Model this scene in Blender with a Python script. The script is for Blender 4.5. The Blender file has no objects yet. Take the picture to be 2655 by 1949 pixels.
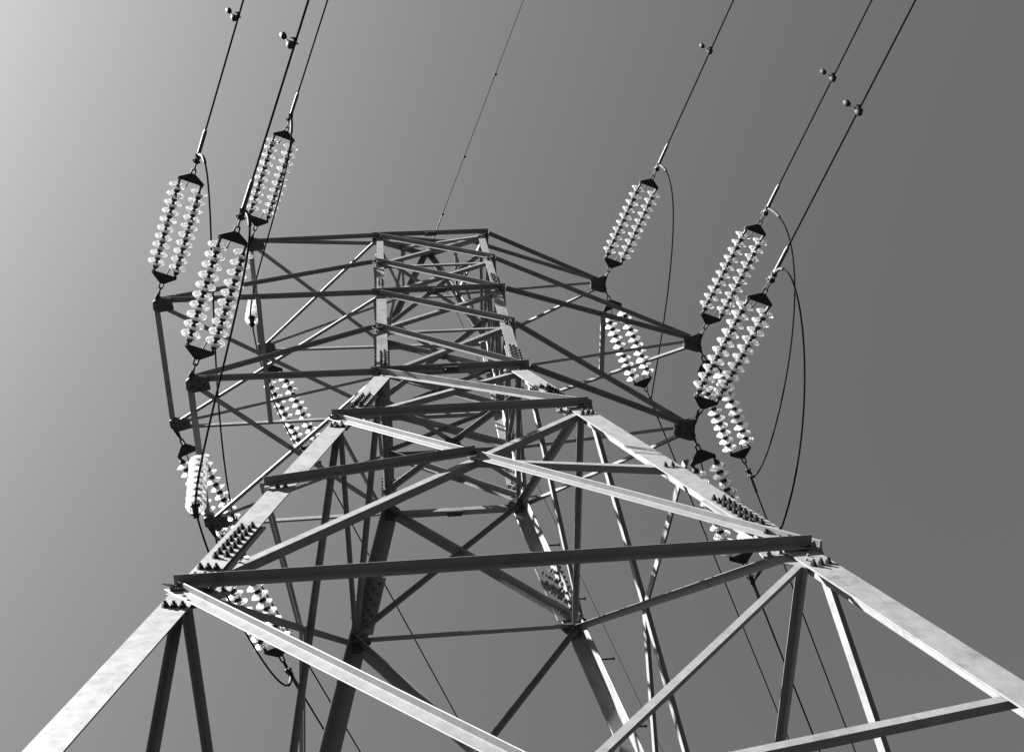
import bpy, math, random
from mathutils import Vector as V, Matrix
random.seed(4)
R = math.radians
SC = bpy.context.scene
COL = SC.collection
Z0 = 13.35                       # height of the tower's waist above the ground

# ---------------------------------------------------------------- camera
cam = bpy.data.cameras.new('camera'); co = bpy.data.objects.new('camera', cam); COL.objects.link(co)
yaw, pit, rol = 0.23982, 1.13474, -0.26495
fw = V((math.sin(yaw)*math.cos(pit), math.cos(yaw)*math.cos(pit), math.sin(pit)))
r0 = V((math.cos(yaw), -math.sin(yaw), 0)); u0 = r0.cross(fw)
rr = math.cos(rol)*r0 + math.sin(rol)*u0; uu = -math.sin(rol)*r0 + math.cos(rol)*u0
M = Matrix((rr, uu, -fw)).transposed().to_4x4(); M.translation = V((-0.5849, -6.1408, -11.7516+Z0))
co.matrix_world = M
cam.sensor_width = 36; cam.lens = 36*2867.04/2655; cam.clip_start = .05; cam.clip_end = 3000
SC.camera = co

# ---------------------------------------------------------------- light
SUN = V((-0.72, -0.22, 0.66)).normalized()
W = bpy.data.worlds.new('World'); SC.world = W; W.use_nodes = True
nt = W.node_tree; bg = nt.nodes['Background']
sky = nt.nodes.new('ShaderNodeTexSky'); sky.sky_type = 'NISHITA'; sky.sun_disc = False
sky.sun_elevation = math.asin(SUN.z); sky.sun_rotation = math.atan2(SUN.x, SUN.y)
sky.air_density = 0.9; sky.dust_density = 6.0; sky.ozone_density = 1.0
sep = nt.nodes.new('ShaderNodeSeparateColor'); nt.links.new(sky.outputs[0], sep.inputs[0])
# black and white film behind a red filter: only the red channel counts
mg = nt.nodes.new('ShaderNodeMath'); mg.operation = 'MULTIPLY'; mg.inputs[1].default_value = 0.0; nt.links.new(sep.outputs[1], mg.inputs[0])
ma = nt.nodes.new('ShaderNodeMath'); ma.operation = 'MULTIPLY_ADD'; ma.inputs[1].default_value = 0.311
nt.links.new(sep.outputs[0], ma.inputs[0]); nt.links.new(mg.outputs[0], ma.inputs[2])
# the film's shoulder softens the glare close to the sun
dv = nt.nodes.new('ShaderNodeMath'); dv.operation = 'MULTIPLY_ADD'; dv.inputs[1].default_value = 1/3.5; dv.inputs[2].default_value = 1.0
dd = nt.nodes.new('ShaderNodeMath'); dd.operation = 'DIVIDE'; nt.links.new(ma.outputs[0], dv.inputs[0])
nt.links.new(ma.outputs[0], dd.inputs[0]); nt.links.new(dv.outputs[0], dd.inputs[1])
nt.links.new(dd.outputs[0], bg.inputs[0]); bg.inputs[1].default_value = 0.056
sl = bpy.data.lights.new('sun', 'SUN'); sl.energy = 5.0; sl.angle = R(.5); so = bpy.data.objects.new('sun', sl); COL.objects.link(so)
so.rotation_euler = SUN.to_track_quat('Z', 'Y').to_euler(); so.location = (0, 0, 60)
SC.view_settings.view_transform = 'Standard'; SC.view_settings.look = 'None'
SC.view_settings.exposure = 3.55; SC.view_settings.gamma = 1

# ---------------------------------------------------------------- materials (a black and white photograph: neutral greys)
def mat(name, base, rough, metal=0., noise=0., scale=8., bump=0., **kw):
    m = bpy.data.materials.new(name); m.use_nodes = True; n = m.node_tree; b = n.nodes['Principled BSDF']
    b.inputs['Roughness'].default_value = rough; b.inputs['Metallic'].default_value = metal
    b.inputs['Base Color'].default_value = (base, base, base, 1)
    for k, v in kw.items(): b.inputs[k.replace('_', ' ')].default_value = v
    if noise:
        tc = n.nodes.new('ShaderNodeTexCoord')
        nz = n.nodes.new('ShaderNodeTexNoise'); nz.inputs['Scale'].default_value = scale; nz.inputs['Detail'].default_value = 9; nz.inputs['Roughness'].default_value = .62
        n2 = n.nodes.new('ShaderNodeTexNoise'); n2.inputs['Scale'].default_value = scale*.3; n2.inputs['Detail'].default_value = 4
        ad = n.nodes.new('ShaderNodeMath'); ad.operation = 'ADD'
        n.links.new(tc.outputs['Object'], nz.inputs['Vector']); n.links.new(tc.outputs['Object'], n2.inputs['Vector'])
        n.links.new(nz.outputs[0], ad.inputs[0]); n.links.new(n2.outputs[0], ad.inputs[1])
        mr = n.nodes.new('ShaderNodeMapRange'); mr.inputs[1].default_value = .75; mr.inputs[2].default_value = 1.25
        mr.inputs[3].default_value = base*(1-noise); mr.inputs[4].default_value = base*(1+noise)
        n.links.new(ad.outputs[0], mr.inputs[0])
        # darker scuffs and stains with ragged edges
        n3 = n.nodes.new('ShaderNodeTexNoise'); n3.inputs['Scale'].default_value = 3.1; n3.inputs['Detail'].default_value = 12; n3.inputs['Roughness'].default_value = .72
        n.links.new(tc.outputs['Object'], n3.inputs['Vector'])
        m3 = n.nodes.new('ShaderNodeMapRange'); m3.inputs[1].default_value = .565; m3.inputs[2].default_value = .64; m3.inputs[3].default_value = 1; m3.inputs[4].default_value = .72
        n.links.new(n3.outputs[0], m3.inputs[0])
        mu = n.nodes.new('ShaderNodeMath'); mu.operation = 'MULTIPLY'; n.links.new(mr.outputs[0], mu.inputs[0]); n.links.new(m3.outputs[0], mu.inputs[1]); mr = mu
        cc = n.nodes.new('ShaderNodeCombineColor')
        for i in range(3): n.links.new(mr.outputs[0], cc.inputs[i])
        n.links.new(cc.outputs[0], b.inputs['Base Color'])
        m2 = n.nodes.new('ShaderNodeMapRange'); m2.inputs[1].default_value = .3; m2.inputs[2].default_value = .7
        m2.inputs[3].default_value = rough-.1; m2.inputs[4].default_value = min(1, rough+.14)
        n.links.new(nz.outputs[0], m2.inputs[0]); n.links.new(m2.outputs[0], b.inputs['Roughness'])
        if bump:
            bp = n.nodes.new('ShaderNodeBump'); bp.inputs['Strength'].default_value = bump; bp.inputs['Distance'].default_value = .004
            n.links.new(nz.outputs[0], bp.inputs['Height']); n.links.new(bp.outputs[0], b.inputs['Normal'])
    return m
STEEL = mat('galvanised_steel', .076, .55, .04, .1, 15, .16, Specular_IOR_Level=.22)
STEELD = mat('weathered_shaded_steel', .025, .6, .1, .3, 30, .3, Specular_IOR_Level=.2)  # darker steel; on the near splice bolts its tone stands in for shade
FITTING = mat('forged_fitting', .009, .7, 0, .3, 40, .2, Specular_IOR_Level=.15)
ALU = mat('aluminium_tube', .018, .6, 0, .12, 30, 0, Specular_IOR_Level=.3)
CABLE = mat('stranded_cable', .008, .95, 0, .1, 60, 0, Specular_IOR_Level=.0)
GWIRE = mat('earth_wire_steel', .012, .9, 0, Specular_IOR_Level=.0)
CONC = mat('concrete', .2, .9, 0, .2, 6, .5)
GRASS = mat('field_grass', .005, .95, 0, .5, 3, .6)
def glass_mat():
    m = bpy.data.materials.new('toughened_glass'); m.use_nodes = True; n = m.node_tree; b = n.nodes['Principled BSDF']
    b.inputs['Base Color'].default_value = (.93, .93, .93, 1); b.inputs['Roughness'].default_value = .06
    b.inputs['Transmission Weight'].default_value = .95; b.inputs['IOR'].default_value = 1.5
    t = n.nodes.new('ShaderNodeBsdfTranslucent'); t.inputs[0].default_value = (.95, .95, .95, 1)
    d = n.nodes.new('ShaderNodeBsdfDiffuse'); d.inputs[0].default_value = (.95, .95, .95, 1)
    a = n.nodes.new('ShaderNodeMixShader'); a.inputs[0].default_value = .8
    n.links.new(t.outputs[0], a.inputs[1]); n.links.new(d.outputs[0], a.inputs[2])
    x = n.nodes.new('ShaderNodeMixShader'); x.inputs[0].default_value = .11
    n.links.new(b.outputs[0], x.inputs[1]); n.links.new(a.outputs[0], x.inputs[2])
    n.links.new(x.outputs[0], n.nodes['Material Output'].inputs[0]); return m
GLASS = glass_mat()

# ---------------------------------------------------------------- mesh helpers
class MB:
    def __init__(s): s.v = []; s.f = []; s.sm = []
    def add(s, vs, fs, smooth=False):
        o = len(s.v); s.v += [tuple(v) for v in vs]; s.f += [tuple(i+o for i in f) for f in fs]; s.sm += [smooth]*len(fs)
    def prism(s, ring0, ring1):
        n = len(ring0); s.add(list(ring0)+list(ring1), [tuple(range(n))[::-1], tuple(range(n, 2*n))]+[(i, (i+1) % n, n+(i+1) % n, n+i) for i in range(n)])
    def tube(s, pts, rad, n=8, caps=True):
        pts = [V(p) for p in pts]; rings = []; up = None
        for i, p in enumerate(pts):
            t = (pts[min(i+1, len(pts)-1)]-pts[max(i-1, 0)]).normalized()
            if up is None:
                up = t.orthogonal().normalized()
            up = (up-t*up.dot(t)).normalized(); w = t.cross(up)
            r = rad[i] if isinstance(rad, (list, tuple)) else rad
            rings.append([p+(up*math.cos(2*math.pi*k/n)+w*math.sin(2*math.pi*k/n))*r for k in range(n)])
        vs = [v for r_ in rings for v in r_]; fs = []
        for i in range(len(rings)-1):
            for k in range(n): fs.append((i*n+k, i*n+(k+1) % n, (i+1)*n+(k+1) % n, (i+1)*n+k))
        s.add(vs, fs, True)
        if caps: s.add(rings[0]+rings[-1], [tuple(range(n))[::-1], tuple(range(n, 2*n))])
    def box(s, c, a, b, d):      # centre and three half axes
        c, a, b, d = V(c), V(a), V(b), V(d)
        q = [c+a*x+b*y+d*z for z in (-1, 1) for x, y in ((-1, -1), (1, -1), (1, 1), (-1, 1))]
        s.prism(q[:4], q[4:])
    def plate(s, poly, nrm, t):
        nrm = V(nrm).normalized(); s.prism([V(p)-nrm*t/2 for p in poly], [V(p)+nrm*t/2 for p in poly])
    def build(s, name, m, parent=None, bevel=0):
        me = bpy.data.meshes.new(name); me.from_pydata(s.v, [], s.f); me.update()
        me.polygons.foreach_set('use_smooth', s.sm); me.materials.append(m)
        import bmesh
        bm = bmesh.new(); bm.from_mesh(me); bmesh.ops.recalc_face_normals(bm, faces=bm.faces)
        if bevel: bmesh.ops.bevel(bm, geom=[e for e in bm.edges if e.is_manifold and e.calc_face_angle(0) > .6], offset=bevel, segments=2, profile=.6, affect='EDGES')
        bm.to_mesh(me); bm.free()
        o = bpy.data.objects.new(name, me); COL.objects.link(o)
        if parent: o.parent = parent; o.matrix_parent_inverse = parent.matrix_world.inverted() if parent.type != 'EMPTY' else Matrix()
        return o
def tag(o, label=None, cat=None, group=None, kind=None):
    for k, v in (('label', label), ('category', cat), ('group', group), ('kind', kind)):
        if v: o[k] = v
    return o
def empty(name): o = bpy.data.objects.new(name, None); o.empty_display_size = .2; COL.objects.link(o); return o
CNT = [0]
def jit():                       # a hair's breadth, so that no two bolted faces share a plane
    CNT[0] += 1; return (CNT[0]*7 % 13)*.00023
def angle_mb(mb, P, Q, w, n, out=1, heel='top', t=None, off=0., s=None, w2=None, ext=.04, j=True):
    """rolled steel angle from P to Q: one flange lies in the plane with normal n, the other stands out along n*out at its heel edge"""
    P, Q, n = V(P), V(Q), V(n); t = t or max(.005, w*.075); w2 = w2 or w
    a = (Q-P).normalized(); n = (n-a*n.dot(a)).normalized(); P = P-a*ext; Q = Q+a*ext
    s = V(s) if s else V((0, 0, -1 if heel == 'top' else 1))
    s = (s-a*s.dot(a)-n*s.dot(n)).normalized()
    nn = n*out; o = s*(-w/2)+n*off+nn*(jit() if j else 0)
    r = t*.6
    prof = [(0, 0), (w, 0), (w, t*.6), (w-t*.4, t), (t+r, t), (t+.3*r, t+.3*r), (t, t+r), (t, w2-t*.4), (t*.6, w2), (0, w2)]
    mb.prism([P+o+s*x+nn*y for x, y in prof], [Q+o+s*x+nn*y for x, y in prof])
def hexbolt(mb, p, n, r=.02, L=.045):
    p, n = V(p), V(n).normalized(); u = n.orthogonal().normalized(); w = n.cross(u); a0 = random.random()*2
    def ring(rad, h, k): return [p+n*h+(u*math.cos(a0+2*math.pi*i/k)+w*math.sin(a0+2*math.pi*i/k))*rad for i in range(k)]
    mb.prism(ring(r*1.25, -.002, 10), ring(r*1.25, .004, 10)); mb.prism(ring(r, .003, 6), ring(r, .003+r*.9, 6)); mb.prism(ring(r*.55, r*.8, 7), ring(r*.5, L, 7))

_b = MB(); hexbolt(_b, (0, 0, 0), (0, 0, 1), .0185, .038); _o = _b.build('bolt', FITTING); BOLT = _o.data; bpy.data.objects.remove(_o)
def bolt_obj(p, n, parent, name='bolt', me=None):
    o = bpy.data.objects.new(name, me or BOLT); COL.objects.link(o); o.parent = parent
    q = V(n).to_track_quat('Z', 'Y').to_matrix().to_4x4(); q.translation = p; o.matrix_basis = q; return o
_b = MB(); _b.tube([(0, 0, 0), (0, 0, .15)], .009, 8); _b.tube([(0, 0, .15), (0, 0, .163)], .019, 6); _b.tube([(0, 0, .004), (0, 0, .018)], .018, 6)
_o = _b.build('step_bolt', STEELD); STEPB = _o.data; bpy.data.objects.remove(_o)
# ---------------------------------------------------------------- tower geometry (metres)
ZL = {'t': 5.3496, 'm': 4.0693, 'mid': 2.6976, 'u': 1.4424, 'w': 0., '1': -1.9705, '2': -5.9198, '3': -12.0, 'g': -13.35}
def leg(k, z):
    h = .86+(.8674-.86)*z/5.3496 if z >= 0 else .86-.1969*z
    return V((h*(1 if k in 'BD' else -1), h*1.0727*(1 if k in 'CD' else -1), z+Z0))
N = {k+l: leg(k, z) for k in 'ABCD' for l, z in ZL.items()}
def P3(x, y, z): return V((x, y, z+Z0))
N.update({'Lnt': P3(-2.838, -.9029, 5.3496), 'Lft': P3(-2.838, .9029, 5.3496), 'Rt': P3(2.8225, 0, 5.3496),
          'Lnm': P3(-3.8123, -.9256, 2.6976), 'Lfm': P3(-3.8123, .9256, 2.6976), 'Rm': P3(3.7213, 0, 2.6976),
          'Lnb': P3(-2.9629, -.9377, 0), 'Lfb': P3(-2.9629, .9377, 0), 'Rb': P3(2.9094, 0, 0), 'ap': P3(0, 0, 7.3668)})
def cross(a, b, c, d):
    a, b, c, d = (N[x] for x in (a, b, c, d)); u, v, w = b-a, d-c, a-c
    A, B, C_, D, E = u.dot(u), u.dot(v), v.dot(v), u.dot(w), v.dot(w); k = A*C_-B*B
    return (a+u*((B*E-C_*D)/k)+c+v*((A*E-B*D)/k))/2
tower = empty('lattice_tower')
tag(tower, 'tall galvanised steel lattice power pylon of bolted angle bars, seen from its foot', 'pylon')

FN = {'N': V((0, -1, 0)), 'F': V((0, 1, 0)), 'L': V((-1, 0, 0)), 'R': V((1, 0, 0))}
def fn(face, z):                 # outward normal of a face of the tower at relative height z
    n = FN[face].copy()
    if z < 0: n.z = .1969*(1.0727 if face in 'NF' else 1)
    return n.normalized()
FACE = {'AB': 'N', 'CD': 'F', 'AC': 'L', 'BD': 'R'}
def face_of(a, b):
    return FACE[''.join(sorted(a+b))]
def nd(x): return N[x] if isinstance(x, str) else V(x)
def member(name, face, a, b, w=.075, out=1, heel='top', off=0, ext=.04, m=STEEL, s=None, w2=None):
    p, q = nd(a), nd(b); mb = MB(); z = (p.z+q.z)/2-Z0
    o = off+(.0 if out > 0 else -.02)
    angle_mb(mb, p, q, w, fn(face, z), out, heel, off=o, ext=ext, s=s, w2=w2); return mb.build(name, m, tower)

# legs ---------------------------------------------------------------
SEC = [('g', 'w', .20, .018), ('w', 'mid', .14, .013), ('mid', 't', .11, .011)]
for k in 'ABCD':
    sx = -1 if k in 'BD' else 1; sy = -1 if k in 'CD' else 1
    mb = MB()
    for a, b, w, t in SEC:
        w *= .95 if k in 'AB' or a != 'g' else .86
        p, q = N[k+a], N[k+b]; ax = (q-p).normalized()
        d1 = V((sx, 0, 0)); d1 = (d1-ax*d1.dot(ax)).normalized(); d2 = V((0, sy, 0)); d2 = (d2-ax*d2.dot(ax)).normalized()
        if a == 'w': p = p-ax*.02
        if a == 'g': q = q+ax*.03
        ins = (.004 if a == 'w' else .008 if a == 'mid' else 0)
        o = (d1+d2)*ins
        r = t*.7
        prof = [(0, 0), (w, 0), (w, t*.6), (w-t*.4, t), (t+r, t), (t+.3*r, t+.3*r), (t, t+r), (t, w-t*.4), (t*.6, w), (0, w)]
        mb.prism([p+o+d1*x+d2*y for x, y in prof], [q+o+d1*x+d2*y for x, y in prof])
    lg = mb.build('leg', STEEL, tower)
    # bolted splices
    def splice(z0, z1, w, rows, faces='xy', cover=True):
        n = max(2, int(abs(z1-z0)/.075)); bb = MB(); mp = MB()
        ax = (leg(k, z1)-leg(k, z0)).normalized()
        d1 = V((sx, 0, 0)); d1 = (d1-ax*d1.dot(ax)).normalized(); d2 = V((0, sy, 0)); d2 = (d2-ax*d2.dot(ax)).normalized()
        for fc in faces:
            d, nn = (d1, -d2) if fc == 'x' else (d2, -d1)
            for i in range(n):
                c = leg(k, z0+(z1-z0)*(i+.5)/n)
                for rw in range(rows):
                    bp_ = c+d*w*((rw+1)/(rows+1)+.05)+nn*.003+ax*(.03 if rw % 2 else 0)
                    if z0 < -.9 and k in 'AB' and fc == 'x': bolt_obj(bp_, nn, lg)
                    else: hexbolt(bb, bp_, nn, .0165, .028)
                    if (i+rw) % 2 == 0: hexbolt(bb, c+d*w*((rw+1)/(rows+1)+.06)-nn*.042, -nn, .0165, .03)
        if cover:               # inner cover angle lying in the leg's corner
            p, q = leg(k, z0)-ax*.06, leg(k, z1)+ax*.06; o = (d1+d2)*.0195; wc = w*1.0; t = .016
            prof = [(0, 0), (wc, 0), (wc, t), (t, t), (t, wc), (0, wc)]
            c = MB(); c.prism([p+o+d1*x+d2*y for x, y in prof], [q+o+d1*x+d2*y for x, y in prof]); c.build('splice_plate', STEEL, lg)
        b = bb.build('splice_bolts', STEELD if k in 'AB' else STEEL, lg); b['kind'] = 'stuff'; return b  # near legs: shaded side of the bolts put into a darker colour
    if k in 'AB':
        splice(-5.45, -4.85, .2, 2); splice(-1.55, -1.0, .2, 2); splice(.2, .68, .14, 2); splice(3.0, 3.35, .11, 2, cover=False)
    else:
        splice(-1.8, -1.12, .2, 3); splice(.2, .68, .14, 2)
    # concrete footing out of sight below
    f = MB(); g = N[k+'g']; f.box(g+V((0, 0, .12)), (.35, 0, 0), (0, .35, 0), (0, 0, .3)); f.build('footing', CONC, tower)

# bracing of the four faces -------------------------------------------
lv = ['w', 'u', 'mid', 'm', 't']
for a, b in (('A', 'B'), ('C', 'D'), ('A', 'C'), ('B', 'D')):
    F = face_of(a, b); side = F in 'LR'
    # how each face is bolted: (outstanding side, heel, width) of the falling and of the rising diagonals
    off2 = -.012 if F == 'F' else 0
    o1, h1, o2, h2 = {'N': (1, 'top', -1, 'bot'), 'F': (-1, 'top', -1, 'top'), 'L': (-1, 'top', 1, 'top'), 'R': (1, 'top', -1, 'top')}[F]
    u1, u2, w1, w2, m1, m2, g1, g2 = {'N': (.068, .056, .072, .066, .078, .068, .08, .046), 'F': (.085, .048, .092, .05, .105, .056, .11, .06),
                                      'L': (.055, .046, .06, .05, .058, .062, .06, .054), 'R': (.055, .05, .066, .075, .07, .064, .082, .06)}[F]
    for i in range(4):
        lo, hi = lv[i], lv[i+1]
        member('diagonal_brace', F, a+hi, b+lo, u1, o1, h1); member('diagonal_brace', F, b+hi, a+lo, u2, o2, h2, off=off2)
    member('diagonal_brace', F, a+'w', b+'1', w1, o1, h1); member('diagonal_brace', F, b+'w', a+'1', w2, o2, h2, off=off2)
    member('diagonal_brace', F, a+'1', b+'2', m1, o1, h1, w2=.052 if F == 'N' else None); member('diagonal_brace', F, b+'1', a+'2', m2, o2, h2, off=off2)
    member('diagonal_brace', F, a+'2', b+'3', g1, o1, h1, w2=.05 if F == 'N' else None); member('diagonal_brace', F, b+'2', a+'3', g2, o2, h2, w2=.03 if F == 'N' else None)
    for l, w in (('t', .062), ('mid', .064), ('w', .07), ('1', .078), ('2', .07), ('3', .08)):
        if F == 'F' and l == '1': member('horizontal_bar', F, a+l, b+l, .065, -1, 'bot', off=-.01); continue
        if F == 'F': member('horizontal_bar', F, a+l, b+l, w, 1, 'bot', off=.014, ext=.06)
        elif F == 'N': member('horizontal_bar', F, a+l, b+l, w, 1, 'top', off=.014, ext={'1': .02, '2': .0}.get(l, .06))
        else: member('horizontal_bar', F, a+l, b+l, {'2': .055, '1': .055 if F == 'R' else .045}.get(l, w*.8), -1, 'top', off=-.014, ext=.03)
    for l in ('m', 'u'):
        member('horizontal_bar', F, nd(a+l)+V((0, 0, -.07)), nd(b+l)+V((0, 0, -.07)), .045, -1, 'top', off=-.014)
def on(k, z): return leg(k, z)
X12 = {f: cross(*q) for f, q in {'N': ('A1', 'B2', 'B1', 'A2'), 'L': ('A1', 'C2', 'C1', 'A2'), 'R': ('B1', 'D2', 'D1', 'B2'), 'F': ('C1', 'D2', 'D1', 'C2')}.items()}
X23 = {f: cross(*q) for f, q in {'N': ('A2', 'B3', 'B2', 'A3'), 'L': ('A2', 'C3', 'C2', 'A3'), 'R': ('B2', 'D3', 'D2', 'B3'), 'F': ('C2', 'D3', 'D2', 'C3')}.items()}
for F, (a, b) in {'N': 'AB', 'L': 'AC', 'R': 'BD', 'F': 'CD'}.items():
    if F != 'F':
        member('redundant_brace', F, on(a, -4.03), X12[F], .07 if F == 'N' else .06, 1, off=.02, ext=.03)
        member('redundant_brace', F, X12[F], on(b, -4.0), .06 if F == 'N' else .06, -1 if F == 'N' else 1, 'bot' if F == 'N' else 'top', off=.0, ext=.03)
    member('redundant_brace', F, on(a, -8.8), X23[F], .06, 1, off=.02); member('redundant_brace', F, X23[F], on(b, -7.8), .05, -1, 'bot')

# plan bracing at the three crossarm levels and the waist --------------
for l in ('w', 'mid', 't'):
    h = abs(N['A'+l].x)-.03; y = .93*.68; z = N['A'+l].z
    for k, (y0, y1, dz) in enumerate(((-y, y, 0), (y, -y, .012))):
        mb = MB(); angle_mb(mb, (-h, y0, z-.01+dz), (h, y1, z-.01+dz), .06, (0, 0, -1), 1 if k else -1, s=(-.4, -1, 0)); mb.build('plan_brace', STEEL, tower)
    mb = MB(); mb.plate([(-.09, -.06, z-.03), (.09, -.06, z-.03), (.09, .06, z-.03), (-.09, .06, z-.03)], (0, 0, 1), .009); mb.build('gusset_plate', STEELD, tower)

# peak ------------------------------------------------------------------
pm = {}
for k in 'ABCD':
    p, q = N[k+'t'], N['ap']; sx = -1 if k in 'BD' else 1; sy = -1 if k in 'CD' else 1; mb = MB()
    pm[k] = (p+q)/2
    angle_mb(mb, p, q+(q-p).normalized()*-.06, .085, (0, -sy, 0), -1, s=(sx, 0, 0)); mb.build('peak_leg', STEEL, tower)
for a, b, F in (('A', 'C', 'L'), ('B', 'D', 'R')):
    member('peak_brace', F, N[a+'t'], pm[b], .05, 1); member('peak_brace', F, N[b+'t'], pm[a], .045, -1, 'bot')
    member('peak_brace', F, pm[a], pm[b], .045, 1)
member('peak_brace', 'N', pm['A'], pm['B'], .045, 1); member('peak_brace', 'F', pm['C'], pm['D'], .045, 1)
member('peak_brace', 'N', N['At'], pm['B'], .05, 1); member('peak_brace', 'N', N['Bt'], pm['A'], .045, -1, 'bot')
mb = MB(); a = N['ap']
mb.plate([a+V((-.09, 0, -.16)), a+V((.09, 0, -.16)), a+V((.06, 0, .05)), a+V((-.06, 0, .05))], (0, 1, 0), .02)
mb.plate([a+V((0, -.1, -.1)), a+V((0, .1, -.1)), a+V((0, .1, .03)), a+V((0, -.1, .03))], (1, 0, 0), .016); mb.build('peak_plate', STEELD, tower)

# gusset plates with bolts at the panel points ---------------------------
def gusset(face, node, pts, bolts, name='gusset_plate', off=.012, m=STEEL):
    c = nd(node); z = c.z-Z0; n = fn(face, z-.01); e1 = V((0, 1, 0)).cross(n) if face in 'NF' else V((1, 0, 0)).cross(n)
    e1 = V((1, 0, 0)) if face in 'NF' else V((0, 1, 0)); e2 = n.cross(e1); e2 = e2 if e2.z > 0 else -e2
    mb = MB(); mb.plate([c+e1*x+e2*y+n*off for x, y in pts], n, .01)
    for x, y in bolts: hexbolt(mb, c+e1*x+e2*y+n*(off+.005), n, .016, .035)
    mb.build(name, m, tower)
for l, s in (('1', 1.), ('2', 1.15), ('w', .8)):
    for k, sg in (('A', 1), ('B', -1)):
        gusset('N', k+l, [(sg*x*s, y*s) for x, y in ((.0, .10), (.10, .16), (.30, .04), (.30, -.06), (.12, -.22), (.03, -.2))],
               [(sg*x*s, y*s) for x, y in ((.06, .03), (.12, .06), (.19, .01), (.26, -.01), (.07, -.1), (.1, -.16))], off=-.026 if l != 'x' else 0)
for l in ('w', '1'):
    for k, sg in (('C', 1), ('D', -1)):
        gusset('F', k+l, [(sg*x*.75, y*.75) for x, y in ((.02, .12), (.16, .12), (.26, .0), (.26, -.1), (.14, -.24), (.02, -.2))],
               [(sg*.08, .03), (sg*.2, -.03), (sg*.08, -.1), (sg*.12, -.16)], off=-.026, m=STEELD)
# heads of bolts where the bars cross or meet the legs
bb = MB()
def bolts_at(p, n, d, cnt=2, sp=.05, r=.014):
    for i in range(cnt): hexbolt(bb, V(p)+V(d)*sp*(i-(cnt-1)/2), n, r, .032)
for k, sg in (('A', 1), ('B', -1)):
    for l in ('u', 'mid', 'm', 't', 'w'):
        bolts_at(N[k+l]+V((sg*.05, -.02, 0)), (0, -1, 0), (sg, 0, .2), 2); bolts_at(N[k+l]+V((sg*.05, -.02, -.06)), (0, -1, 0), (sg, 0, -.8), 2)
bolts_at(X12['N']+V((0, -.03, 0)), fn('N', -3), (1, 0, 0), 1, r=.02)
for z in (-4.03, -2.2, -5.75): 
    for k, sg in (('A', 1), ('B', -1)): bolts_at(on(k, z)+V((sg*.1, -.01, 0)), fn('N', -3), (sg, 0, 0), 2, .06, .017)
for k, sg in (('A', 1), ('B', -1)):
    for z, n_ in ((-5.60, 3), (-6.16, 3), (-1.80, 2), (-2.24, 3)):
        for i in range(n_): bolt_obj(on(k, z-.012*i)+V((sg*(.045+.055*i), -.003, 0)), fn('N', -3), tower)
bb.build('node_bolts', STEELD, tower)['kind'] = 'stuff'
# joint covers in the middle of the long bars
for l, F, y in (('mid', 'N', -1), ('w', 'N', -1), ('w', 'F', 1), ('t', 'N', -1)):
    c = (N['A'+l]+N['B'+l])/2; c.y *= -y if F == 'N' else -1
    c.y = abs(c.y)*y; mb = MB()
    mb.box(c+V((0, y*.045, -.055)), (.09, 0, 0), (0, .036, 0), (0, 0, .006)); mb.box(c+V((0, y*.03, -.01)), (.09, 0, 0), (0, .006, 0), (0, 0, .04))
    for x in (-.06, 0, .06): hexbolt(mb, c+V((x, y*.06, -.061)), (0, 0, -1), .015, .035)
    mb.build('splice_plate', STEELD, tower)
# step bolts up two of the legs
for k, sg in (('D', 1),):
    z = -12.6; i = 0
    while z < 5:
        p = on(k, z)
        if i % 2 == 0: p = p+V((0, -.1, 0)); d = V((sg, 0, 0))
        else: p = p+V((-sg*.1, 0, 0)); d = V((0, 1, 0))
        bolt_obj(p, d, tower, 'step_bolt', STEPB); z += .42; i += 1

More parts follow.
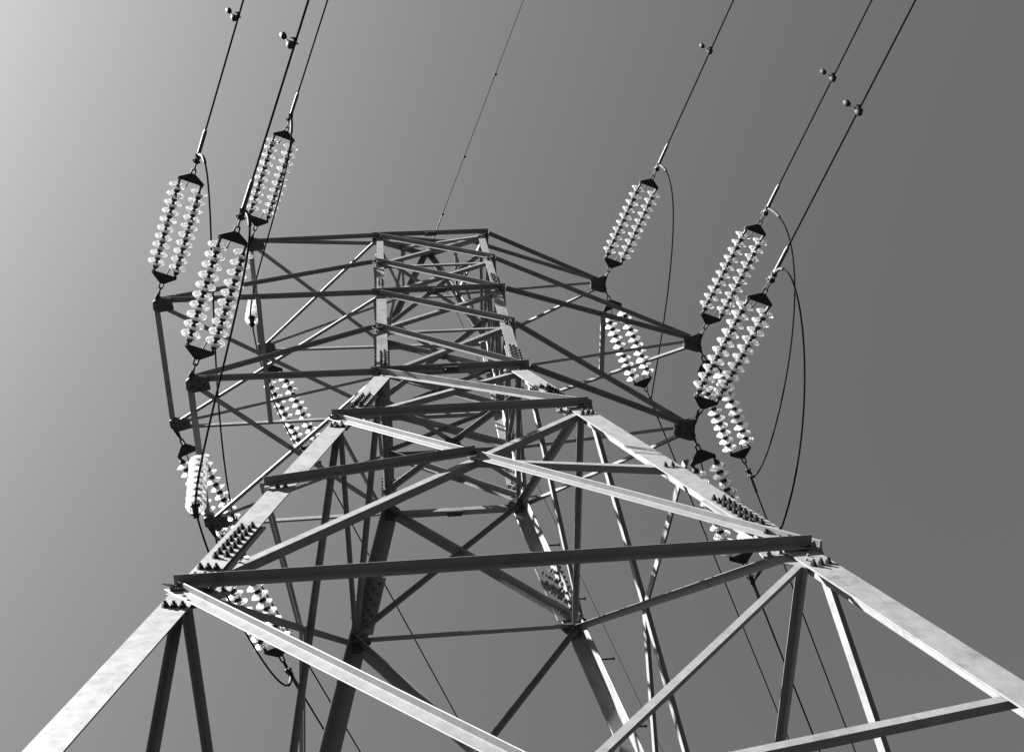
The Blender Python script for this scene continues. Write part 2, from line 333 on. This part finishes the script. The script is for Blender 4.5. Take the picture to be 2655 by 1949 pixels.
# crossarms ---------------------------------------------------------------
def arm(tips, lvl, up, right, strut):
    """bottom chords, upper chords, braces, end bar and tip plates of one crossarm"""
    lab = {'t': 'top', 'mid': 'middle', 'w': 'bottom'}[lvl]
    near, far = ('B', 'D') if right else ('A', 'C')
    tn, tf = (N[tips], N[tips]) if right else (N['Ln'+tips], N['Lf'+tips])
    sg = 1 if right else -1
    A = empty('crossarm'); A.parent = tower; e = -.06 if right else .0
    for q_, t_, n_ in ((near, tn, -1), (far, tf, 1)):
        mb = MB(); angle_mb(mb, N[q_+lvl], t_, .06, (0, n_, 0), 1, off=.004, ext=e); mb.build('bottom_chord', STEEL, A)
    if right: A['label'] = 'pointed %s crossarm with a single tip' % lab
    else: A['label'] = 'square ended %s crossarm with an end bar' % lab
    def br(p, q, w, n, out, **k):
        m_ = MB(); angle_mb(m_, p, q, w, n, out, **k); return m_.build('arm_brace', STEEL, A)
    un, uf = up
    m_ = MB(); angle_mb(m_, un, tn+V((0, 0, .04)), .052, (0, -1, 0), 1, ext=-.05); m_.build('upper_chord', STEEL, A)
    m_ = MB(); angle_mb(m_, uf, tf+V((0, 0, .04)), .045, (0, 1, 0), -1, heel='bot', ext=-.05); m_.build('upper_chord', STEEL, A)
    if not right:
        br(N[near+lvl]+V((0, .05, -.012)), tf+V((.05, -.05, -.012)), .05, (0, 0, -1), 1, s=(.6, 1, 0), w2=.032)
        br(N[far+lvl]+V((0, -.05, .002)), tn+V((.05, .05, .002)), .062, (0, 0, -1), -1, s=(.6, -1, 0))
        m_ = MB(); angle_mb(m_, tn+V((0, .02, -.004)), tf+V((0, -.02, -.004)), .075, (0, 0, -1), -1, s=(1, 0, 0)); m_.build('end_bar', STEEL, A)
    if strut:
        f = strut; a = N[near+lvl].lerp(tn, f); b = N[far+lvl].lerp(tf, f); br(a+V((0, 0, -.03)), b+V((0, 0, -.03)), .065, (0, 0, -1), -1, s=(1, 0, 0))
    def tip(poly, c, bl):
        m_ = MB(); m_.plate([c+V((x, y, -.022)) for x, y in poly], (0, 0, 1), .014)
        m_.plate([c+V((x, y, .012)) for x, y in poly], (0, 0, 1), .012)
        for x, y in bl: hexbolt(m_, c+V((x, y, -.029)), (0, 0, -1), .019, .03)
        m_.build('tip_plate', STEELD, A)
    if right:
        tip([(-.2, -.075), (-.03, -.14), (.03, -.15), (.05, -.12), (.05, .12), (.03, .15), (-.03, .14), (-.2, .075)], tn, [(-.13, -.03), (-.06, -.07), (-.05, .06), (-.13, .04), (.0, 0)])
    else:
        tip([(-.04, -.02), (.04, -.09), (.2, -.06), (.22, .1), (.02, .13), (-.045, .09)], tn, [(.02, -.02), (.1, -.01), (.02, .06), (.16, .05), (.1, .09)])
        tip([(-.04, .02), (.04, .09), (.24, .04), (.22, -.1), (.02, -.13), (-.045, -.09)], tf, [(.02, .02), (.1, .03), (.02, -.06), (.16, -.03)])
lp = lambda a, b, t: N[a].lerp(N[b], t)
arm('t', 't', (pm['A'], pm['C']), False, 0)
arm('m', 'mid', (N['Am'], N['Cm']), False, .54)
arm('b', 'w', (N['Au'], N['Cu']), False, 0)
arm('Rt', 't', (lp('Bt', 'ap', .33), pm['D']), True, 0)
arm('Rm', 'mid', (N['Bm'], N['Dm']), True, .51)
arm('Rb', 'w', (N['Bu'], N['Du']), True, 0)

# ---------------------------------------------------------------- insulator strings
def lathe(prof, n=20):
    mb = MB(); vs = []; fs = []
    for (x, r_) in prof: vs += [(r_*math.cos(2*math.pi*k/n), r_*math.sin(2*math.pi*k/n), x) for k in range(n)]
    for i in range(len(prof)-1):
        for k in range(n): fs.append((i*n+k, i*n+(k+1) % n, (i+1)*n+(k+1) % n, (i+1)*n+k))
    mb.add(vs, fs, True); return mb
glass_me = lathe([(-0.01, 0.03), (-0.01, 0.048), (0.004, 0.0532), (0.012, 0.074), (0.022, 0.0964), (0.03, 0.1076), (0.036, 0.1116), (0.04, 0.1084), (0.036, 0.1004), (0.05, 0.0948), (0.052, 0.0908), (0.032, 0.0836), (0.044, 0.0764), (0.046, 0.0724), (0.026, 0.0644), (0.038, 0.0564), (0.038, 0.0524), (0.018, 0.044), (0.014, 0.03), (-0.012, 0.03)], 28).build('glass_disc', GLASS)
cap_me = lathe([(-.062, .001), (-.062, .015), (-.058, .022), (-.054, .034), (-.030, .041), (-.008, .047), (.004, .045), (.008, .026), (.036, .022), (.046, .013), (.074, .011), (.076, .001)], 16).build('cap', FITTING)
gm, cm = glass_me.data, cap_me.data
bpy.data.objects.remove(glass_me); bpy.data.objects.remove(cap_me)
def frame(d, up=V((0, 0, 1))):
    d = d.normalized(); e = d.cross(up).normalized(); return d, e, e.cross(d)
def disc(parent, p, d):
    d = d.normalized(); q = d.to_track_quat('Z', 'Y').to_matrix().to_4x4(); q = q @ Matrix.Rotation(random.random()*6, 4, 'Z'); q.translation = p
    g = bpy.data.objects.new('glass_disc', gm); COL.objects.link(g); g.parent = parent; g.matrix_basis = q
    c = bpy.data.objects.new('cap', cm); COL.objects.link(c); c.parent = g
def linkchain(mb, p, q, e, n=3, r=.011):
    d = (q-p); L = d.length/n; d.normalize(); f = d.cross(e).normalized()
    for i in range(n):
        c = p+d*L*(i+.5); w = e if i % 2 == 0 else f; hl = L*.5+r*.6; pts = []
        for k in range(17):
            a = 2*math.pi*k/16; pts.append(c+w*(.024*math.cos(a))+d*((hl-.024)*(1 if math.sin(a) > 0 else -1)*(abs(math.sin(a)) > .01)+.024*math.sin(a)))
        mb.tube(pts, r, 7, False)
def dirv(az, el, sgn): return V((sgn*math.sin(az)*math.cos(el), sgn*math.cos(az)*math.cos(el), math.sin(el)))
FA, FE, FW = -.38217, -.06626, -.02392
BA, BE, BW = .39260, -.17958, -.07308
LF = (.325, .441, 1.805, 1.896, 2.1685, 2.502); LB_ = (.319, .449, 1.816, 1.926, 2.227, 2.548)
def string(T, d, L, label):
    root = empty('insulator_string'); tag(root, label, 'insulator', 'double strings of glass insulator discs')
    d, e, u = frame(d); D = .137
    mb = MB(); linkchain(mb, T+d*.0, T+d*(L[0]+.02), e, 3); mb.box(T+d*.1, d*.06, e*.016, u*.03); mb.build('link_chain', FITTING, root, 0)
    for i, (ap, ba) in enumerate(((L[0], L[1]), (L[3], L[2]))):
        sg = 1 if i == 0 else -1; mb = MB()
        mb.plate([T+d*(ap-sg*.02)-e*.03, T+d*(ap-sg*.02)+e*.03, T+d*(ba-sg*.02)+e*(D+.03), T+d*(ba+sg*.025)+e*(D+.025), T+d*(ba+sg*.01)+e*(D-.03), T+d*(ba+sg*.01)-e*(D-.03), T+d*(ba+sg*.025)-e*(D+.025), T+d*(ba-sg*.02)-e*(D+.03)], u, .016)
        for s_ in (-1, 1):
            mb.box(T+d*(ba+sg*.035)+e*D*s_, d*.045, e*.013, u*.02); mb.tube([T+d*ba+e*D*s_-u*.03, T+d*ba+e*D*s_+u*.03], .014, 7)
        mb.tube([T+d*ap-u*.03, T+d*ap+u*.03], .015, 7)
        mb.tube([T+d*(ba)-e*.03*sg, T+d*(ba+sg*.13)-e*.05*sg], .009, 6)      # arcing horn
        mb.build('yoke_plate', FITTING, root, .002)
    n = 10; s0 = L[1]+.11; s1 = L[2]-.085; st = (s1-s0)/(n-1+.45)
    for s_ in (-1, 1):
        for i in range(n):
            sag = 4*.012*((i+.5)/n)*(1-(i+.5)/n)
            disc(root, T+e*D*s_+d*(s0+st*i)-u*sag, d)
        mb = MB(); mb.tube([T+e*D*s_+d*(L[1]+.04), T+e*D*s_+d*(s0-.03)], .012, 7); mb.tube([T+e*D*s_+d*(s1-.0), T+e*D*s_+d*(L[2]-.03)], .013, 7); mb.build('ball_link', FITTING, root)
    return root
FRONT = [('Lnm', 'left', 'middle'), ('Lnb', 'left', 'bottom'), ('Lnt', 'left', 'top'), ('Rt', 'right', 'top'), ('Rm', 'right', 'middle'), ('Rb', 'right', 'bottom')]
BACK = [('Lfm', 'left', 'middle'), ('Lfb', 'left', 'bottom'), ('Lft', 'left', 'top'), ('Rt', 'right', 'top'), ('Rm', 'right', 'middle'), ('Rb', 'right', 'bottom')]
DAMP = {'Lnm': 3.99, 'Lnb': 4.01, 'Rt': 4.05, 'Rm': 4.06, 'Rb': 4.17}
def conductor(T, d, dw, L, label, damper=None, r=.0115):
    """strain clamp, conductor and jumper lug"""
    d, e, u = frame(d); C0 = T+d*L[4]; dw, ew, uw = frame(dw); Le = L[5]-L[4]
    mb = MB(); pts = []; s = 0; el = math.atan2(dw.z, math.hypot(dw.x, dw.y)); h = V((dw.x, dw.y, 0)).normalized()
    for i in range(60):
        s = (i/59)**2*260+.02*(i > 0); pts.append(C0+h*s*math.cos(el)+V((0, 0, math.sin(el)*s-math.sin(el)*s*s/340)))
    mb.tube(pts, r, 8); w = mb.build('conductor_wire', CABLE); tag(w, label, 'power line', 'bare conductors tied to the crossarms')
    mb = MB(); linkchain(mb, T+d*(L[3]-.02), T+d*(L[4]-.09), e, 2)
    mb.box(T+d*(L[4]-.07), d*.03, e*.03, u*.035); mb.box(C0-d*.01+u*.0, d*.06, e*.02, u*.028); mb.tube([C0-d*.08-e*.05, C0-d*.08+e*.05], .014, 6)
    mb.tube([C0-d*.03-u*.05, C0-d*.03+u*.045], .012, 6); mb.build('tension_clamp', FITTING, w, .002)
    mb = MB(); mb.tube([C0+dw*.02, C0+dw*(Le-.02), C0+dw*Le, C0+dw*(Le+.02)], [.024, .024, .02, .0155], 12); mb.build('dead_end_tube', ALU, w)
    if damper:
        p = C0+dw*(damper-L[4]); mb = MB()
        mb.box(p-uw*.02, dw*.022, ew*.014, uw*.04); mb.box(p-uw*.012+ew*.012, dw*.03, ew*.01, uw*.014); mb.tube([p-ew*.035-uw*.03, p+ew*.045-uw*.03], .008, 6)
        mb.prism([p+dw*.02+ew*.01-uw*.01, p+dw*.05+ew*.01-uw*.01, p+dw*.028+ew*.06-uw*.01], [p+dw*.02+ew*.01+uw*.01, p+dw*.05+ew*.01+uw*.01, p+dw*.028+ew*.06+uw*.01])
        mb.prism([p-dw*.03+ew*.01-uw*.01, p+dw*.0+ew*.01-uw*.01, p-dw*.016+ew*.06-uw*.01], [p-dw*.03+ew*.01+uw*.01, p+dw*.0+ew*.01+uw*.01, p-dw*.016+ew*.06+uw*.01])
        x1, x2 = p+V((-.05, .008, -.1)), p+V((-.115, -.055, .06))
        a = (x2-x1).normalized()
        mb.tube([p-uw*.055, (x1+x2)/2+V((.01, 0, 0)), (x1+x2)/2], .009, 6); mb.tube([x1, x2], .006, 6)
        for q, sg in ((x1, -1), (x2, 1)): mb.tube([q-a*sg*.034, q-a*sg*.028, q-a*sg*.01, q+a*sg*.03, q+a*sg*.045], [.016, .026, .032, .034, .024], 12)
        mb.build('vibration_damper', FITTING, w)
    return w
WL = {('left', 'middle'): 'leftmost', ('left', 'bottom'): 'second from the left', ('left', 'top'): 'third from the left', ('right', 'top'): 'third from the right', ('right', 'middle'): 'second from the right', ('right', 'bottom'): 'rightmost'}
dF, dFw = dirv(FA, FE, -1), dirv(FA, FW, -1); dB, dBw = dirv(BA, BE, 1), dirv(BA, BW, 1)
for k, sd, lv_ in FRONT:
    string(N[k], dF, LF, 'two rows of bright glass discs rising from the %s %s crossarm tip' % (lv_, sd))
    conductor(N[k], dF, dFw, LF, 'black wire leaving over the top edge, %s of the six thick ones' % WL[(sd, lv_)], DAMP.get(k))
for k, sd, lv_ in BACK:
    string(N[k], dB, LB_, 'two rows of glass discs leading away behind the %s %s crossarm' % (lv_, sd))
    conductor(N[k], dB, dBw, LB_, 'black wire running down behind the pylon from the %s crossarm on the %s' % (lv_, sd))

# pilot strings on the left arms ---------------------------------------------
PB = P3(-2.8183, -.0145, -1.2918); PT = P3(-2.7614, -.09, 4.055)
for T, B, lab in ((P3(-2.9629, 0, 0), PB, 'bottom'), (P3(-2.838, 0, 5.3496), PT, 'top')):
    root = empty('pilot_insulator'); tag(root, 'single stack of glass discs hanging end-on below the end bar of the %s left crossarm' % lab, 'insulator', 'hanging insulators that hold the jumpers')
    d = (B-T).normalized(); Ln = (B-T).length; d, e, u = frame(d, V((0, 1, 0)))
    mb = MB(); linkchain(mb, T-V((0, 0, .03)), T+d*.13, e, 2); mb.build('link_chain', FITTING, root)
    n = 8; st = (Ln-.32)/(n-1)
    for i in range(n): disc(root, T+d*(.18+st*i), d)
    mb = MB(); mb.box(B-d*.04, d*.05, e*.02, u*.035); mb.box(B, u*.09, e*.03, d*.02); mb.tube([B-e*.05+u*.05, B+e*.05+u*.05], .012, 6); mb.tube([B-e*.05-u*.05, B+e*.05-u*.05], .012, 6); mb.build('suspension_clamp', FITTING, root, .002)

# jumpers ----------------------------------------------------------------------
def bez(Fp, G, x, n=40):
    c1 = Fp+V((x[0], x[4], x[1])); c2 = G+V((x[2], x[5], x[3])); out = []
    for i in range(n+1):
        t = i/n; out.append(Fp*(1-t)**3+c1*3*t*(1-t)**2+c2*3*t*t*(1-t)+G*t**3)
    return out
def jumper(paths, label, ends=(1, 1)):
    mb = MB(); pts = []
    for p in paths: pts += p if not pts else p[1:]
    mb.tube(pts, .0112, 8); w = mb.build('jumper_cable', CABLE); tag(w, label, 'jumper cable', 'jumper loops passing the crossarm tips')
    for q in (pts[:7], pts[::-1][:7]):
        L = 0; seg = [q[0]]
        for i in range(1, len(q)):
            L += (q[i]-q[i-1]).length; seg.append(q[i])
            if L > .26: break
        mb = MB(); mb.tube(seg, .0205, 10); mb.box(seg[0], (.03, 0, 0), (0, .03, 0), (0, 0, .02)); mb.build('terminal_lug', FITTING, w)
cf = lambda k: N[k]+dF*LF[4]; cb = lambda k: N[k]+dB*LB_[4]
jumper([bez(cf('Rt'), cb('Rt'), (.3312, -1.2378, -.4401, -1.3256, -.1238, -.2461))], 'slack cable loop bowing out past the tip of the top right crossarm')
jumper([bez(cf('Rm'), cb('Rm'), (.3617, -1.4959, -.196, -1.2916, -.1286, -.2723))], 'slack cable loop bowing out past the tip of the middle right crossarm')
jumper([bez(cf('Rb'), cb('Rb'), (.0448, -.7432, .2935, -1.296, -.7881, -2.0952))], 'outermost slack cable loop on the right, past the bottom right crossarm')
jumper([bez(cf('Lnm'), cb('Lfm'), (.4417, -.7504, -.2883, -.6897, -.418, -2.415))], 'long loose cable under the middle left crossarm, passing its X brace')
jumper([bez(cf('Lnb'), PB, (.3601, -.3739, .0746, -.1713, -.0739, -.7491)), bez(PB, cb('Lfb'), (.2455, -.6972, .0683, -.7592, .7166, .0678))], 'thick cable held by the hanging disc stack of the bottom left crossarm')
jumper([bez(cf('Lnt'), PT, (.1042, -.6258, -.081, -.3171, .6397, -.4739)), bez(PT, cb('Lft'), (.0996, -.6307, -.4164, -.4045, .6019, -.3859))], 'cable held by the small hanging disc stack of the top left crossarm')

# earth wires ---------------------------------------------------------------------
for d, lab, dots in ((dirv(R(-21.6), R(-1), -1), 'thin earth wire rising from the pylon peak towards the top of the picture', (.75, 1.85, 3.35)),
                     (dirv(R(22.6), R(-3), 1), 'thin earth wire falling away behind the pylon from its peak', ())):
    h = V((d.x, d.y, 0)).normalized(); el = math.asin(d.z); T = N['ap']+V((.02, 0, .02)); pts = []
    for i in range(60):
        s = (i/59)**2*260; pts.append(T+h*s*math.cos(el)+V((0, 0, math.sin(el)*s-math.sin(el)*s*s/340)))
    mb = MB(); mb.tube(pts, .0055, 7); w = mb.build('earth_wire', GWIRE); tag(w, lab, 'earth wire', 'earth wires at the pylon peak')
    mb = MB(); mb.tube([T+d*.02, T+d*.75], .011, 7); mb.box(T+d*.05, d*.06, (.02, 0, 0), (0, 0, .03)); mb.build('tension_clamp', FITTING, w)
    for s in dots:
        mb = MB(); e = frame(d)[1]; mb.tube([T+d*(s-.03), T+d*(s-.015), T+d*(s+.015), T+d*(s+.03)], [.008, .019, .019, .008], 8); mb.tube([T+d*s-e*.03, T+d*s+e*.03], .007, 6); mb.build('wire_clamp', FITTING, w)

# ---------------------------------------------------------------- ground
import bmesh
bm = bmesh.new(); n = 64; rs = [0, 6, 15, 40, 120, 400, 1400]; rings = []
c0 = bm.verts.new((0, 0, 0))
for r_ in rs[1:]: rings.append([bm.verts.new((r_*math.cos(2*math.pi*k/n), r_*math.sin(2*math.pi*k/n), 0 if r_ < 10 else random.uniform(-.1, .1)*min(r_/40, 4))) for k in range(n)])
for k in range(n): bm.faces.new((c0, rings[0][k], rings[0][(k+1) % n]))
for i in range(len(rings)-1):
    for k in range(n): bm.faces.new((rings[i][k], rings[i+1][k], rings[i+1][(k+1) % n], rings[i][(k+1) % n]))
me = bpy.data.meshes.new('ground'); bm.to_mesh(me); bm.free(); me.materials.append(GRASS)
g = bpy.data.objects.new('ground', me); COL.objects.link(g); g['kind'] = 'structure'
